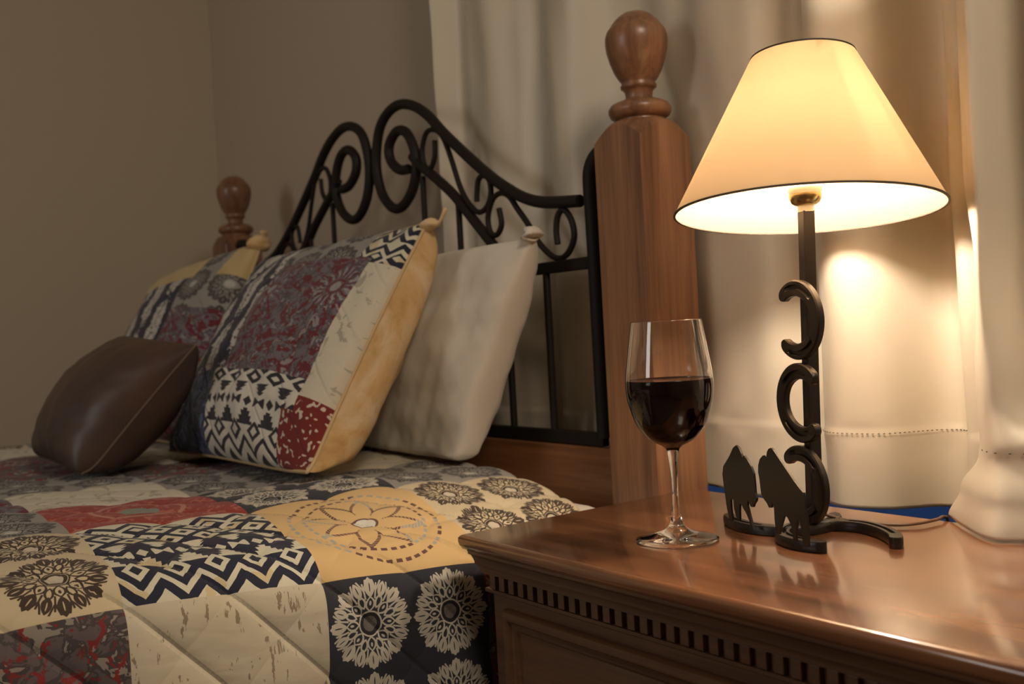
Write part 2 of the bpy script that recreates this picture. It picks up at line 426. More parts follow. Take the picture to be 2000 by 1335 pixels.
# ------------------------------------------------------------------ bed frame with iron headboard
HY = .985
bed = empty('bed_frame', (-1.75, HY, 0))
setp(bed, 'oak bed frame with turned corner posts and black scrolled iron headboard', 'bed')
def post(cx, cy):
    hw = .0475; ch = .0022; top = 1.19
    per = []
    n = 12
    cs = [(-1, -1), (1, -1), (1, 1), (-1, 1)]
    for i in range(4):
        a = np.array(cs[i], float); b = np.array(cs[(i+1) % 4], float)
        for j in range(n):
            t = (j+.0)/n
            p = (a*(1-t)+b*t)
            l = hw-ch if j == 0 else hw
            if j == 0:
                # chamfered corner: two points
                d0 = (a-b)/2; prev = (np.array(cs[i-1], float)-a)/2
                per.append(a*hw+prev*ch); per.append(a*hw+(b-a)/2*ch)
            else: per.append(p*hw)
    V = []; R = [0.0, .2, .6, .9]
    rings = []
    for z in (0, .25, .5, .75, 1.0, 1.1):
        rings.append([(cx+q[0], cy+q[1], z) for q in per])
    arch = [top-(np.hypot(*q)-hw)*1.15 for q in per]
    rings.append([(cx+q[0], cy+q[1], z) for q, z in zip(per, arch)])
    for rr, zz in ((.0475, top+.0005), (.042, top+.0045), (.036, top+.0055), (.034, top+.007)):
        rings.append([(cx+q[0]/np.hypot(*q)*rr, cy+q[1]/np.hypot(*q)*rr, zz) for q in per])
    for rg in rings: V += rg
    m = len(per); Fc = []
    for i in range(len(rings)-1):
        for k in range(m):
            k2 = (k+1) % m; Fc.append((i*m+k, i*m+k2, (i+1)*m+k2, (i+1)*m+k))
    Fc.append(tuple(range(m))[::-1]); Fc.append(tuple((len(rings)-1)*m+k for k in range(m)))
    o = mesh('headboard_post', V, Fc, M['post'], bed, True, 22)
    prof = [(.033, 1.192), (.0350, 1.196), (.0335, 1.199), (.0350, 1.200), (.0405, 1.203), (.0435, 1.209), (.0435, 1.214), (.040, 1.2195), (.033, 1.223),
            (.0255, 1.2255), (.0185, 1.229), (.0185, 1.233), (.0195, 1.238), (.022, 1.241), (.0245, 1.2425), (.0252, 1.246), (.0230, 1.249), (.0235, 1.251),
            (.0280, 1.257), (.0330, 1.266), (.0380, 1.279), (.0420, 1.294), (.0432, 1.305), (.0430, 1.313), (.0405, 1.321), (.0372, 1.3255), (.0362, 1.3265), (.0340, 1.330),
            (.0300, 1.335), (.0240, 1.341), (.0170, 1.3455), (.009, 1.3475), (.002, 1.348)]
    lathe('turned_finial', [(r_, z_) for r_, z_ in prof], M['post'], o, 56, origin=(cx, cy, 0), auto=60)
post(-1.018, .998); post(-2.497, .998)
BIG = .0095; THIN = .0048
R1 = [(-1.618,1.226),(-1.650,1.230),(-1.680,1.252),(-1.683,1.280),(-1.655,1.301),(-1.622,1.296),(-1.598,1.268),(-1.588,1.233),(-1.597,1.201),(-1.619,1.175),(-1.654,1.159),(-1.687,1.165),(-1.719,1.194),(-1.735,1.237),(-1.732,1.279),(-1.715,1.319),(-1.682,1.342),(-1.637,1.349),(-1.587,1.336),(-1.54,1.309),(-1.494,1.27),(-1.429,1.221),(-1.365,1.176),(-1.32,1.149),(-1.273,1.126),(-1.222,1.112),(-1.139,1.103)]
R2 = [(-1.602,1.247),(-1.575,1.226),(-1.53,1.198),(-1.472,1.158),(-1.416,1.108),(-1.374,1.070),(-1.33,1.03),(-1.30,1.01)]
SA = [(-1.523,1.262),(-1.526,1.234),(-1.542,1.215),(-1.561,1.224),(-1.566,1.253),(-1.549,1.28),(-1.521,1.28),(-1.495,1.261),(-1.473,1.219),(-1.451,1.169),(-1.428,1.138),(-1.4,1.119),(-1.375,1.125),(-1.362,1.145),(-1.365,1.168),(-1.379,1.177),(-1.395,1.173),(-1.402,1.15),(-1.403,1.137)]
SB = [(-1.342,1.118),(-1.337,1.092),(-1.351,1.076),(-1.369,1.082),(-1.374,1.107),(-1.359,1.134),(-1.335,1.142),(-1.312,1.133),(-1.292,1.111),(-1.267,1.084),(-1.245,1.055),(-1.217,1.032),(-1.194,1.023),(-1.172,1.03),(-1.157,1.051),(-1.161,1.077),(-1.177,1.095),(-1.192,1.088),(-1.198,1.066),(-1.196,1.045)]
VB = [[(-1.57,1.205),(-1.57,1.012)],[(-1.459,1.14),(-1.459,1.012)]]
for sgn in (1, -1):
    mx_ = (lambda q: (q[0], HY, q[1])) if sgn == 1 else (lambda q: (-3.5-q[0], HY, q[1]))
    tube('scroll_rail', [mx_(q) for q in R1], BIG, M['iron'], bed, 12)
    tube('scroll_brace', [mx_(q) for q in R2], BIG*.95, M['iron'], bed, 12)
    tube('thin_scroll', [mx_(q) for q in SA], THIN, M['iron'], bed, 8)
    tube('thin_scroll', [mx_(q) for q in SB], THIN, M['iron'], bed, 8)
    for vb in VB: tube('upright_bar', [mx_(q) for q in vb], THIN*1.15, M['iron'], bed, 8)
    # outer upright with its arched top running into the post
    tube('side_upright', [mx_(q) for q in [(-1.060,1.168),(-1.084,1.166),(-1.101,1.158),(-1.111,1.142),(-1.113,1.12),(-1.112,1.08),(-1.111,1.0),(-1.111,.9),(-1.111,.755)]], .0125, M['iron'], bed, 12)
boxes('cross_rail', [(-2.38, -1.12, HY-.006, HY+.006, 1.002, 1.020)], M['iron'], bed, .002)
boxes('bottom_rail', [(-2.38, -1.11, HY-.007, HY+.007, .742, .762)], M['iron'], bed, .002)
for k in range(11):
    x = -1.228-k*.1044
    tube('upright_bar', [(x, HY, 1.004), (x, HY, .758)], .0058, M['iron'], bed, 8, smoothpath=False)
boxes('headboard_panel', [(-2.455, -1.06, .975, 1.005, .30, .741)], M['panel'], bed, .003)
boxes('side_rail', [(-1.035, -1.008, -1.05, .95, .24, .42)], M['panel'], bed, .004)
boxes('side_rail', [(-2.492, -2.465, -1.05, .95, .24, .42)], M['panel'], bed, .004)
boxes('foot_rail', [(-2.492, -1.008, -1.09, -1.05, .24, .45)], M['panel'], bed, .004)
for x in (-2.46, -1.04): boxes('foot_leg', [(x-.03, x+.03, -1.12, -1.06, 0, .5)], M['post'], bed, .004)

# mattress in its white sheet
def rsoft(name, x0, x1, y0, y1, z0, z1, r, mat, parent=None):
    o = boxes(name, [(x0, x1, y0, y1, z0, z1)], mat, parent)
    m = o.modifiers.new('b', 'BEVEL'); m.width = r; m.segments = 6
    o.data.polygons.foreach_set('use_smooth', [True]*6)
    return o
mat_o = rsoft('mattress', -2.455, -.998, -1.03, .928, .26, .678, .05, M['sheet'])
setp(mat_o, 'mattress in white fitted sheet, its corner showing beside the headboard post', 'mattress')

# ------------------------------------------------------------------ quilt
def wob(X, Y, seed, n=7, f0_=3.0, f1_=14.0):
    rs = np.random.RandomState(seed); out = np.zeros_like(X)
    for _ in range(n):
        f = rs.uniform(f0_, f1_); a = rs.uniform(0, 2*PI); ph = rs.uniform(0, 2*PI)
        out += np.sin((X*math.cos(a)+Y*math.sin(a))*f*2*PI/3+ph)*(f0_/f)**.6
    return out/n**.5
U = .2; D = .004
ss = np.arange(-100, 376)*D; ys = np.arange(-160, 236)*D-.0   # s: across, y: along; patch lines at y = .06+.2k
ys = ys+.06-.06+.0
ys = .06+np.arange(-110, 201)*D
S, Yg = np.meshgrid(ss, ys, indexing='ij')
zt = .683-.075*(Yg-.26)
zt = np.where(Yg < .26, .683, zt)
r_ = .058+.05*np.clip((Yg-.55)/.3, 0, 1)
xs = -.966; th0 = .5
ang = np.clip(th0+S/r_, 0, PI/2)
zc = zt-r_*math.sin(th0)
Xq = xs-r_+r_*np.cos(ang); Zq = zc+r_*np.sin(ang)
send = (PI/2-th0)*r_; sbeg = -th0*r_
topm = S > send; Xq = np.where(topm, xs-r_-(S-send), Xq)
rise = .020*(1-np.exp(-np.clip(S-send, 0, 9)/.10))+ .022*np.exp(-((S-.26)/.14)**2-((Yg-.62)/.17)**2)
Zq = np.where(topm, Zq+rise, Zq)
hang = S < sbeg; Zq = np.where(hang, zc+(S-sbeg), Zq); Xq = np.where(hang, xs+(-(S-sbeg))*.03, Xq)
# level the bed top out further in
lv = np.clip((S-.15)/.5, 0, 1); Zq = Zq*(1-lv)+(.722)*lv
# quilting puffs between diagonal stitch lines and loose wrinkles
p1 = (S+Yg-.06)/.0707/1.414; p2 = (S-Yg+.06)/.0707/1.414
l1 = np.abs(np.sin(PI*p1)); l2 = np.abs(np.sin(PI*p2))
puff = (np.power(l1, .45)*.7+np.power(l2, .45)*.3-.6)*.0075
wr = wob(S, Yg, 3, 8, 6, 40)*.0011+wob(S, Yg, 9, 6, 2, 7)*.0022
n_ = puff+wr
a_ = np.where(topm, PI/2, np.where(hang, 0, ang))
Xq = Xq+np.cos(a_)*(n_+.001); Zq = Zq+np.sin(a_)*n_
hangw = np.clip(-S/.35, 0, 1); Xq += hangw*(.010*np.sin(Yg*23)-.004)
Yq = Yg-.022*np.clip((Yg-.70)/.16, 0, 1)*np.exp(-np.clip(S, 0, 9)/.09)
ni, nj = S.shape
idx = np.arange(ni*nj).reshape(ni, nj)
quads = np.stack([idx[:-1, :-1], idx[:-1, 1:], idx[1:, 1:], idx[1:, :-1]], -1).reshape(-1, 4)
co = np.stack([Xq, Yq, Zq], -1).reshape(-1, 3)
me = bpy.data.meshes.new('quilt')
me.vertices.add(len(co)); me.vertices.foreach_set('co', co.astype('f').ravel())
nf = len(quads); me.loops.add(nf*4); me.loops.foreach_set('vertex_index', quads.astype('i').ravel())
me.polygons.add(nf); me.polygons.foreach_set('loop_start', np.arange(nf, dtype='i')*4)
me.update(calc_edges=True)
uvl = me.uv_layers.new(name='UVMap')
uv = np.stack([(Yg-.06)/U, S/U], -1).reshape(-1, 2)+20.0
uvl.data.foreach_set('uv', uv[quads.ravel()].astype('f').ravel())
QM = ['navy_mandala','brown_mandala','grey_mandala','navy_flowers','ikat','medallion','birch','red_floral','purple_floral','red_cloth','red_dots','blue_cloth','cream_plain']
rows = {  # row: {column: material}; columns run along the bed, column 1 starts at y=.26
 -2: {-1:'birch',0:'navy_flowers',1:'red_floral',2:'brown_mandala',3:'medallion',4:'ikat'},
 -1: {-2:'medallion',-1:'ikat',0:'red_floral',1:'birch',2:'navy_mandala',3:'red_floral',4:'birch'},
  0: {-2:'birch',-1:'red_floral',0:'brown_mandala',1:'ikat',2:'medallion',3:'brown_mandala',4:'brown_mandala'},
  1: {-2:'ikat',-1:'medallion',0:'grey_mandala',1:'red_cloth',2:'navy_mandala',3:'grey_mandala',4:'grey_mandala'},
  2: {-2:'brown_mandala',-1:'birch',0:'purple_floral',1:'cream_plain',2:'grey_mandala',3:'birch',4:'red_floral'},
  3: {-2:'red_floral',-1:'navy_flowers',0:'cream_plain',1:'grey_mandala',2:'red_floral',3:'ikat',4:'birch'},
  4: {-2:'birch',-1:'ikat',0:'grey_mandala',1:'red_floral',2:'cream_plain',3:'medallion',4:'birch'},
  5: {-2:'medallion',-1:'red_floral',0:'red_floral',1:'red_floral',2:'birch',3:'brown_mandala',4:'ikat'},
  6: {-2:'ikat',-1:'birch',0:'cream_plain',1:'cream_plain',2:'navy_mandala',3:'birch',4:'medallion'},
  7: {-2:'navy_mandala',-1:'medallion',0:'birch',1:'brown_mandala',2:'ikat',3:'red_floral',4:'birch'}}
sc_ = (S[:-1, :-1]+D/2)/U; yc_ = (Yg[:-1, :-1]+D/2-.06)/U
ri = np.floor(sc_).astype(int); ci = np.floor(yc_).astype(int)
mi = np.zeros(ri.shape, 'i')
for r in np.unique(ri):
    for c in np.unique(ci):
        nm = rows.get(r, rows[7]).get(c, 'birch'); mi[(ri == r) & (ci == c)] = QM.index(nm)
me.polygons.foreach_set('material_index', mi.ravel())
quilt = link('patchwork_quilt', me, [M[q] for q in QM])
so = quilt.modifiers.new('s', 'SOLIDIFY'); so.thickness = .008; so.offset = -1
setp(quilt, 'patchwork quilt in navy, cream, yellow and red spread over the bed', 'quilt')

# ------------------------------------------------------------------ pillows
def qz(x, y):
    S_ = xs-(.058+.05*np.clip((y-.55)/.3, 0, 1))-x; S_ = np.clip(S_, 0, 9)+.06
    z0 = np.where(y < .26, .683, .683-.075*(y-.26))+(.058+.05*np.clip((y-.55)/.3, 0, 1))*(1-math.sin(th0))
    z0 = z0+.020*(1-np.exp(-S_/.10))+.022*np.exp(-((S_-.26)/.14)**2-((y-.62)/.17)**2)
    lv = np.clip((S_-.15)/.5, 0, 1); return z0*(1-lv)+.722*lv
def pillow(name, BL, BR, TR, TL, T, mats, cell, seed=0, n=72, ear=.05, pinch=.035, bow=0., back=1.0, sag=.0, parent=None, edge=.40, bedge=None, wrk=1.):
    """soft cushion between four corners; front faces the bed foot. cell(u,v)->material slot"""
    BL, BR, TR, TL = [np.array(q, float) for q in (BL, BR, TR, TL)]
    u = np.linspace(0, 1, n+1); u = .35*u+.65*(.5-.5*np.cos(PI*u)); A, B = np.meshgrid(u, u, indexing='ij')
    ua, vb = 2*A-1, 2*B-1
    # edges curve inwards between the corners
    ue = .5+.5*ua*(1-pinch*(1-vb**2)**1.0); ve = .5+.5*vb*(1-pinch*(1-ua**2))
    ue, ve = ue[..., None], ve[..., None]
    mid = (BL*(1-ue)+BR*ue)*(1-ve)+(TL*(1-ue)+TR*ue)*ve
    ex = (BR+TR-BL-TL)/2; ey = (TL+TR-BL-BR)/2
    nrm = np.cross(ex, ey); nrm /= np.linalg.norm(nrm)
    if nrm[1] > 0: nrm = -nrm
    wx, wy = np.linalg.norm(ex), np.linalg.norm(ey)
    prof = ((1-ua**2).clip(0)*(1-vb**2).clip(0))**edge
    prof = prof*(1-sag*vb)
    wr1 = wob(A*wx*3, B*wy*3, seed, 9, 4, 16)*.0035; wr2 = wob(A*wx*3, B*wy*3, seed+5, 9, 10, 40)*.0013
    dist_c = np.exp(-((1-np.abs(ua))**2+(1-np.abs(vb))**2)/.12)
    wr1 = wr1*(1+1.5*dist_c)*wrk; wr2 = wr2*wrk
    prof_b = ((1-ua**2).clip(0)*(1-vb**2).clip(0))**(bedge or edge)
    mid = mid+nrm*(bow*(1-vb**2)*.5)[..., None]
    m_ = (prof > 0)
    soft = prof/(prof+.15)
    fr = mid+nrm*((T*prof+(wr1+wr2)*soft))[..., None]
    bk = mid-nrm*((T*back*prof_b+(wr1-wr2)*soft))[..., None]
    for g in (fr, bk, mid):
        zq = qz(g[..., 0], g[..., 1])+.005; d_ = g[..., 2]-zq
        g[..., 2] = zq+np.where(d_ > .03, d_, .015*np.log1p(np.exp(np.clip(d_/.015, -20, 20)))*(1-np.clip(d_/.03, 0, 1))+d_*np.clip(d_/.03, 0, 1))
    V = np.concatenate([fr.reshape(-1, 3), bk.reshape(-1, 3)]); N = (n+1)**2
    idx = np.arange(N).reshape(n+1, n+1)
    q = np.stack([idx[:-1, :-1], idx[1:, :-1], idx[1:, 1:], idx[:-1, 1:]], -1).reshape(-1, 4)
    faces = [tuple(int(i) for i in f) for f in q]+[tuple(int(i)+N for i in f[::-1]) for f in q]
    me = bpy.data.meshes.new(name); me.from_pydata([tuple(map(float, p)) for p in V], [], faces)
    uvl = me.uv_layers.new(name='UVMap')
    uvv = np.stack([A*wx/.2, B*wy/.2], -1).reshape(-1, 2); uvv = np.concatenate([uvv, uvv])+30
    li = np.zeros(len(me.loops), 'i'); me.loops.foreach_get('vertex_index', li)
    uvl.data.foreach_set('uv', uvv[li].astype('f').ravel())
    mi = []
    for i in range(n):
        for j in range(n): mi.append(cell((u[i]+u[i+1])/2, (u[j]+u[j+1])/2))
    mi += [len(mats)-1]*(n*n)
    me.polygons.foreach_set('material_index', mi)
    bm = bmesh.new(); bm.from_mesh(me); bmesh.ops.remove_doubles(bm, verts=bm.verts, dist=.0004); bm.to_mesh(me); bm.free()
    o = link(name, me, mats, parent)
    rim = [mid[i, 0] for i in range(n+1)]+[mid[n, j] for j in range(1, n+1)]+[mid[i, n] for i in range(n-1, -1, -1)]+[mid[0, j] for j in range(n-1, 0, -1)]
    return o, rim, nrm
def ear(name, base, tip, bend, r, mat, parent):
    """knotted corner tuft"""
    b, t, k = [np.array(q, float) for q in (base, tip, bend)]
    P = crom([b, (b+k)/2+np.array([0, 0, .003]), k, t], 5)
    V, Fc = [], []; n = 12; m = len(P)
    for i, p in enumerate(P):
        tt = P[min(i+1, m-1)]-P[max(i-1, 0)]; tt /= np.linalg.norm(tt)
        s = np.cross(tt, [0, 0, 1.]); s /= np.linalg.norm(s); q = np.cross(s, tt)
        f = i/(m-1); rr = r*(1.0-.15*f+.35*math.sin(f*PI*2.2)*.8) if f < .99 else r*.25
        if f > .6: rr *= .5
        for a in range(n):
            an = 2*PI*a/n; V.append(p+s*rr*math.cos(an)*(1+.18*math.sin(3*an+5*f))+q*rr*.7*math.sin(an))
    for i in range(m-1):
        for a in range(n):
            a2 = (a+1) % n; Fc.append((i*n+a, i*n+a2, (i+1)*n+a2, (i+1)*n+a))
    Fc.append(tuple(range(n))[::-1]); Fc.append(tuple((m-1)*n+a for a in range(n)))
    return mesh(name, V, Fc, mat, parent, True)
def seam(name, rim, r, mat, parent):
    P = crom([rim[i] for i in range(0, len(rim), 2)], 2, True); P.append(P[0]); P = [np.array(p) for p in P]
    return tube(name, P, r, mat, parent, 6, smoothpath=False)

# white pillow
o, rim, nr = pillow('white_pillow', (-1.80, .862, .712), (-1.272, .832, .708), (-1.155, .905, 1.050), (-1.72, .92, 1.055), .046,
   [M['sheet'], M['sheet']], lambda u, v: 0, seed=21, pinch=.015, back=1.75, sag=.06, edge=.40, bedge=.26, wrk=1.9)
setp(o, 'plain white pillow leaning against the iron headboard at the right', 'pillow')
ear('corner_tuft', rim[2*72], rim[2*72]+np.array([.002, .0, .012]), rim[2*72]+np.array([-.004, -.001, .004]), .017, M['sheet'], o)
# patchwork sham in front
AM = [M[q] for q in ('cream_plain','navy_flowers','blue_cloth','purple_floral','grey_mandala','ikat','ikat_white','red_dots','tan')]
def cellA(u, v):
    if v > .40 and u < .045: return 0
    if v > .82:
        if u > .86: return 5
        if u > .45: return 4
        return 1
    if u > .915: return 5 if v > .80 else (0 if v > .24 else 7)
    if u > .86 and v < .18: return 7
    if v < .30: return 2 if u < .40 else 6
    return 1 if u < .46 else 3
o, rimA, nr = pillow('patchwork_sham', (-1.80, .575, .735), (-1.262, .583, .735), (-1.318, .830, 1.088), (-1.955, .835, 1.085), .075,
   AM, cellA, seed=5, n=100, pinch=.03, back=1.6, sag=.08, edge=.50, bedge=.25, wrk=1.5)
setp(o, 'large patchwork pillow with purple floral centre and tan back, in front of white pillow', 'pillow')
seam('piping', rimA, .0028, M['tan_trim'], o)
c_ = rimA[200]
ear('corner_tuft', c_+np.array([-.006, -.002, -.006]), c_+np.array([.034, .014, .020]), c_+np.array([.022, .008, -.001]), .0105, M['tan'], o)
# second sham behind
BM = [M[q] for q in ('cream_plain','navy_flowers','purple_floral','yellow_plain','grey_mandala','red_floral','tan')]
def cellB(u, v):
    if u < .07 and v > .3: return 0
    if v > .80: return 3 if u < .72 else (4 if u < .88 else 3)
    if u > .66: return 4 if v > .62 else 2
    if v < .30: return 5
    return 1
o, rimB, nr = pillow('patchwork_sham', (-2.33, .60, .725), (-1.86, .64, .725), (-2.02, .862, 1.128), (-2.47, .80, 1.088), .085,
   BM, cellB, seed=8, n=80, pinch=.05, back=.5, sag=.1)
setp(o, 'patchwork pillow with yellow top band, farthest back at the left behind the leather cushion', 'pillow')
seam('piping', rimB, .0028, M['tan_trim'], o)
c_ = rimB[160]
ear('corner_tuft', c_+np.array([-.01, -.004, -.01]), c_+np.array([.012, .0, .026]), c_+np.array([.008, .0, .014]), .022, M['tan'], o)
# leather cushion
o, rimL, nr = pillow('leather_cushion', (-1.955, .395, .735), (-1.650, .392, .722), (-1.572, .552, .922), (-1.925, .545, .945), .080,
   [M['leather'], M['leather']], lambda u, v: 0, seed=12, n=72, pinch=.04, back=1.0, sag=.15, edge=.42, bedge=.30)
setp(o, 'small brown leather cushion propped on the quilt at the left', 'cushion')
seam('piping', rimL, .0022, M['seam'], o)

# ------------------------------------------------------------------ bedside table
tbl = empty('bedside_table', (-.58, .79, 0))
setp(tbl, 'oak bedside table with dentil moulding, standing beside the bed', 'bedside table')
BX0, BX1, BY0, BY1 = -.903, -.22, .627, .960
def ring(profile, capt=True, capb=True, back=BY1):
    V, Fc = [], []
    for o_, z in profile:
        x0, x1, y0, y1 = BX0-o_, BX1+o_, BY0-o_, back+min(o_, .005)
        c = .004 if o_ > .01 else .0008
        V += [(x0+c, y0, z), (x1-c, y0, z), (x1, y0+c, z), (x1, y1, z), (x0, y1, z), (x0, y0+c, z)]
    n = 6
    for i in range(len(profile)-1):
        for k in range(n):
            k2 = (k+1) % n; Fc.append((i*n+k, i*n+k2, (i+1)*n+k2, (i+1)*n+k))
    if capt: Fc.append(tuple(range(n)))
    if capb: Fc.append(tuple((len(profile)-1)*n+k for k in range(n))[::-1])
    return V, Fc
V, Fc = ring([(.0230,.700),(.0255,.6992),(.0268,.6975),(.0270,.694),(.0262,.690),(.0240,.686),(.0205,.6835),(.0200,.6822)])
mesh('table_top', V, Fc, M['tabletop'], tbl, True, 35)
V, Fc = ring([(.0198,.6821),(.0198,.680),(.0175,.6785),(.0160,.675),(.0150,.671),(.0150,.6685),(.0128,.6675),(.0115,.664),(.0115,.6612),(.0075,.6605),(.0075,.6580),(.0015,.6578),(.0015,.6425),(.0065,.6420),(.0065,.6385),(.004,.6370),(.0,.6350)])
mesh('cornice_moulding', V, Fc, M['tablebody'], tbl, True, 35)
L = []
p_ = .01655; x = BX0+.004
while x < BX1-.008:
    L.append((x, x+.0095, BY0-.0068, BY0-.001, .6430, .6576)); x += p_
y = BY0+.006
while y < BY1-.01:
    L.append((BX0-.0068, BX0-.001, y, y+.0095, .6430, .6576)); y += p_
boxes('dentil_moulding', L, M['tablebody'], tbl, .0006)
V, Fc = ring([(.0,.6351),(.0,.12),(.006,.115),(.010,.10),(.010,.0)])
mesh('cabinet_body', V, Fc, M['tablebody'], tbl, True, 35)
def rect_front(name, x0, x1, z0, z1, prof, mat, parent):
    V, Fc = [], []
    for ins, out in prof:
        y = BY0-out
        V += [(x0+ins, y, z0+ins), (x1-ins, y, z0+ins), (x1-ins, y, z1-ins), (x0+ins, y, z1-ins)]
    for i in range(len(prof)-1):
        for k in range(4):
            k2 = (k+1) % 4; Fc.append((i*4+k, i*4+k2, (i+1)*4+k2, (i+1)*4+k))
    Fc.append(tuple((len(prof)-1)*4+k for k in range(4)))
    return mesh(name, V, Fc, mat, parent, True, 30)
dprof = [(0, -.0005), (0, .006), (.002, .0095), (.006, .0105), (.010, .0095), (.0125, .006), (.016, .0045), (.019, .0045), (.022, .0025), (.026, .004), (.032, .0055)]
for z0, z1 in ((.452, .6245), (.262, .434), (.135, .245)):
    d_ = rect_front('drawer', BX0+.026, BX1-.026, z0, z1, dprof, M['tablebody'], tbl)
    for kx in (BX0+.17, BX1-.17):
        tube('drawer_pull', [(kx-.045, BY0-.006, (z0+z1)/2), (kx-.04, BY0-.020, (z0+z1)/2-.006), (kx, BY0-.026, (z0+z1)/2-.016), (kx+.04, BY0-.020, (z0+z1)/2-.006), (kx+.045, BY0-.006, (z0+z1)/2)], .0035, M['iron'], d_)

# ------------------------------------------------------------------ wine glass
G = (-.7245, .731, .7003)
wg = empty('wine_glass', G); setp(wg, 'stemmed wine glass half filled with red wine, on the bedside table', 'wine glass')
outer = [(.0405, 0.0), (.0412, .0008), (.0412, .0016), (.036, .0030), (.025, .0056), (.015, .0090), (.0090, .0130), (.0062, .0180), (.0046, .026), (.0036, .038), (.0033, .050), (.0036, .062), (.0044, .076), (.0054, .086), (.0066, .0905),
         (.0078, .0925), (.0106, .0948), (.0150, .0968), (.0200, .0994), (.0250, .1035), (.0292, .1085), (.0330, .1135), (.0362, .1195), (.0396, .1295), (.0425, .1400), (.0436, .1490), (.0438, .1560), (.0434, .1640), (.0424, .1730), (.0410, .1820), (.0392, .1940), (.0373, .2060), (.0352, .2186), (.0350, .2195)]
inner = [(.0348, .2198), (.0345, .2198), (.0342, .2195)]+[(max(r-.0009, .001), h+.0005) for r, h in outer[::-1] if h > .0960 and h < .2190]+[(.0098, .0972), (.0050, .0962), (.0004, .0958)]
prof = [(.0005, .0004), (.02, .0002)]+outer+inner
lathe('glass_bowl', prof, M['glass'], wg, 96, origin=G, auto=75)
wp = []
for r, h in sorted([(r, h) for r, h in inner if h < .160], key=lambda q: q[1]): wp.append((max(r+.0004, .0002), h-.0002))
rl = .0437-.0004; zl = .1612
wp += [(rl-.0001, zl-.0006), (rl-.0003, zl), (rl-.001, zl-.0003), (.0004, zl-.0003)]
lathe('red_wine', wp, M['wine'], wg, 96, origin=G, auto=70)

# ------------------------------------------------------------------ horseshoe lamp
dv = np.array([.92, -.39, 0]); dv /= np.linalg.norm(dv); nv = np.array([.39, .92, 0]); nv /= np.linalg.norm(nv); zv = np.array([0, 0, 1.])
LX, LY = -.648, .850
lamp = empty('table_lamp', (LX, LY, .70))
setp(lamp, 'lit table lamp of stacked black horseshoes under a tan cone shade', 'lamp')
def shoe(name, path, width, thick, O, ex, ey, en, parent, grooves=((.08, .38), (.62, .92)), taper=.8):
    """horseshoe: bar swept along a flat path in the ex/ey plane, fullered grooves on the +en face"""
    P = crom(path, 6); m = len(P); O = np.array(O, float)
    L = [0]
    for i in range(1, m): L.append(L[-1]+np.linalg.norm(P[i]-P[i-1]))
    V, Fc = [], []
    for i in range(m):
        t = P[min(i+1, m-1)]-P[max(i-1, 0)]; t /= np.linalg.norm(t); s = np.array([t[1], -t[0]])
        f = L[i]/L[-1]
        wd = width*(1-(1-taper)*abs(2*f-1)**2)
        endr = 1.0
        e = min(f, 1-f)*L[-1]
        if e < width*.45: endr = math.sqrt(max(0, 1-(1-e/(width*.45))**2))*.75+.25
        g = 0
        for a, b in grooves:
            if a < f < b: g = min(1, min(f-a, b-f)/.03)
        sec = [(-.5, .12), (-.44, 0), (.44, 0), (.5, .12), (.5, .78), (.42, .97), (.24, 1.0), (.19, 1-.42*g), (-.02, 1-.42*g), (-.07, 1.0), (-.42, .97), (-.5, .78)]
        for w_, n_ in sec:
            q = P[i]+s*(w_*wd*endr)
            V.append(O+ex*q[0]+ey*q[1]+en*(n_*thick))
    k = 12
    for i in range(m-1):
        for a in range(k):
            a2 = (a+1) % k; Fc.append((i*k+a, i*k+a2, (i+1)*k+a2, (i+1)*k+a))
    Fc.append(tuple(range(k))[::-1]); Fc.append(tuple((m-1)*k+a for a in range(k)))
    return mesh(name, V, Fc, M['black'], parent, True, 38)
def upath(a, b, t1=142, n=15, sg=1):
    out = []
    for i in range(n):
        t = math.radians(-t1+2*t1*i/(n-1)); out.append((sg*a*math.cos(t), b*math.sin(t)))
    return out
# square post (leans a touch to the right)
def bar(name, x, y, z0, z1, s, mat, parent, lean=(0, 0)):
    V = []
    for z, q in ((z0, 0), (z1, 1)):
        for a, b in ((-1, -1), (1, -1), (1, 1), (-1, 1)):
            p = np.array([x+lean[0]*q, y+lean[1]*q, z])+dv*(a*s/2)+nv*(b*s/2); V.append(p)
    o = mesh(name, V, [(0,1,2,3), (4,7,6,5), (0,4,5,1), (1,5,6,2), (2,6,7,3), (3,7,4,0)], mat, parent, False)
    m = o.modifiers.new('b', 'BEVEL'); m.width = .0008; m.segments = 2
    return o
lean = (.0055, .0041)
bar('lamp_post', LX, LY, .706, 1.0225, .0125, M['black'], lamp, lean)
PF = np.array([LX, LY, 0])-nv*.0078
for zc_, sg, off in ((.9135, 1, -.000), (.8300, -1, -.003), (.7465, 1, .001)):
    q = (zc_-.7)/.32
    O = PF+np.array([lean[0]*q, lean[1]*q, zc_])+dv*(off-.004*sg)
    shoe('horseshoe', upath(.0385, .0322, 136, sg=sg), .0175, .0072, O, dv, zv, -nv, lamp)
# base shoes
s1 = [(-.579,.774),(-.606,.771),(-.634,.783),(-.650,.808),(-.650,.838),(-.634,.862),(-.606,.870),(-.577,.860),(-.553,.842),(-.541,.825)]
s2 = [(-.744,.829),(-.722,.813),(-.700,.804),(-.676,.803),(-.655,.812),(-.641,.832),(-.639,.858),(-.647,.881),(-.659,.897)]
ex_, ey_ = np.array([1., 0, 0]), np.array([0, 1., 0])
shoe('base_horseshoe', s2, .0160, .0100, (0, 0, .7002), ex_, ey_, zv, lamp)
shoe('base_horseshoe', s1, .0160, .0105, (0, 0, .7004), ex_, ey_, zv, lamp)
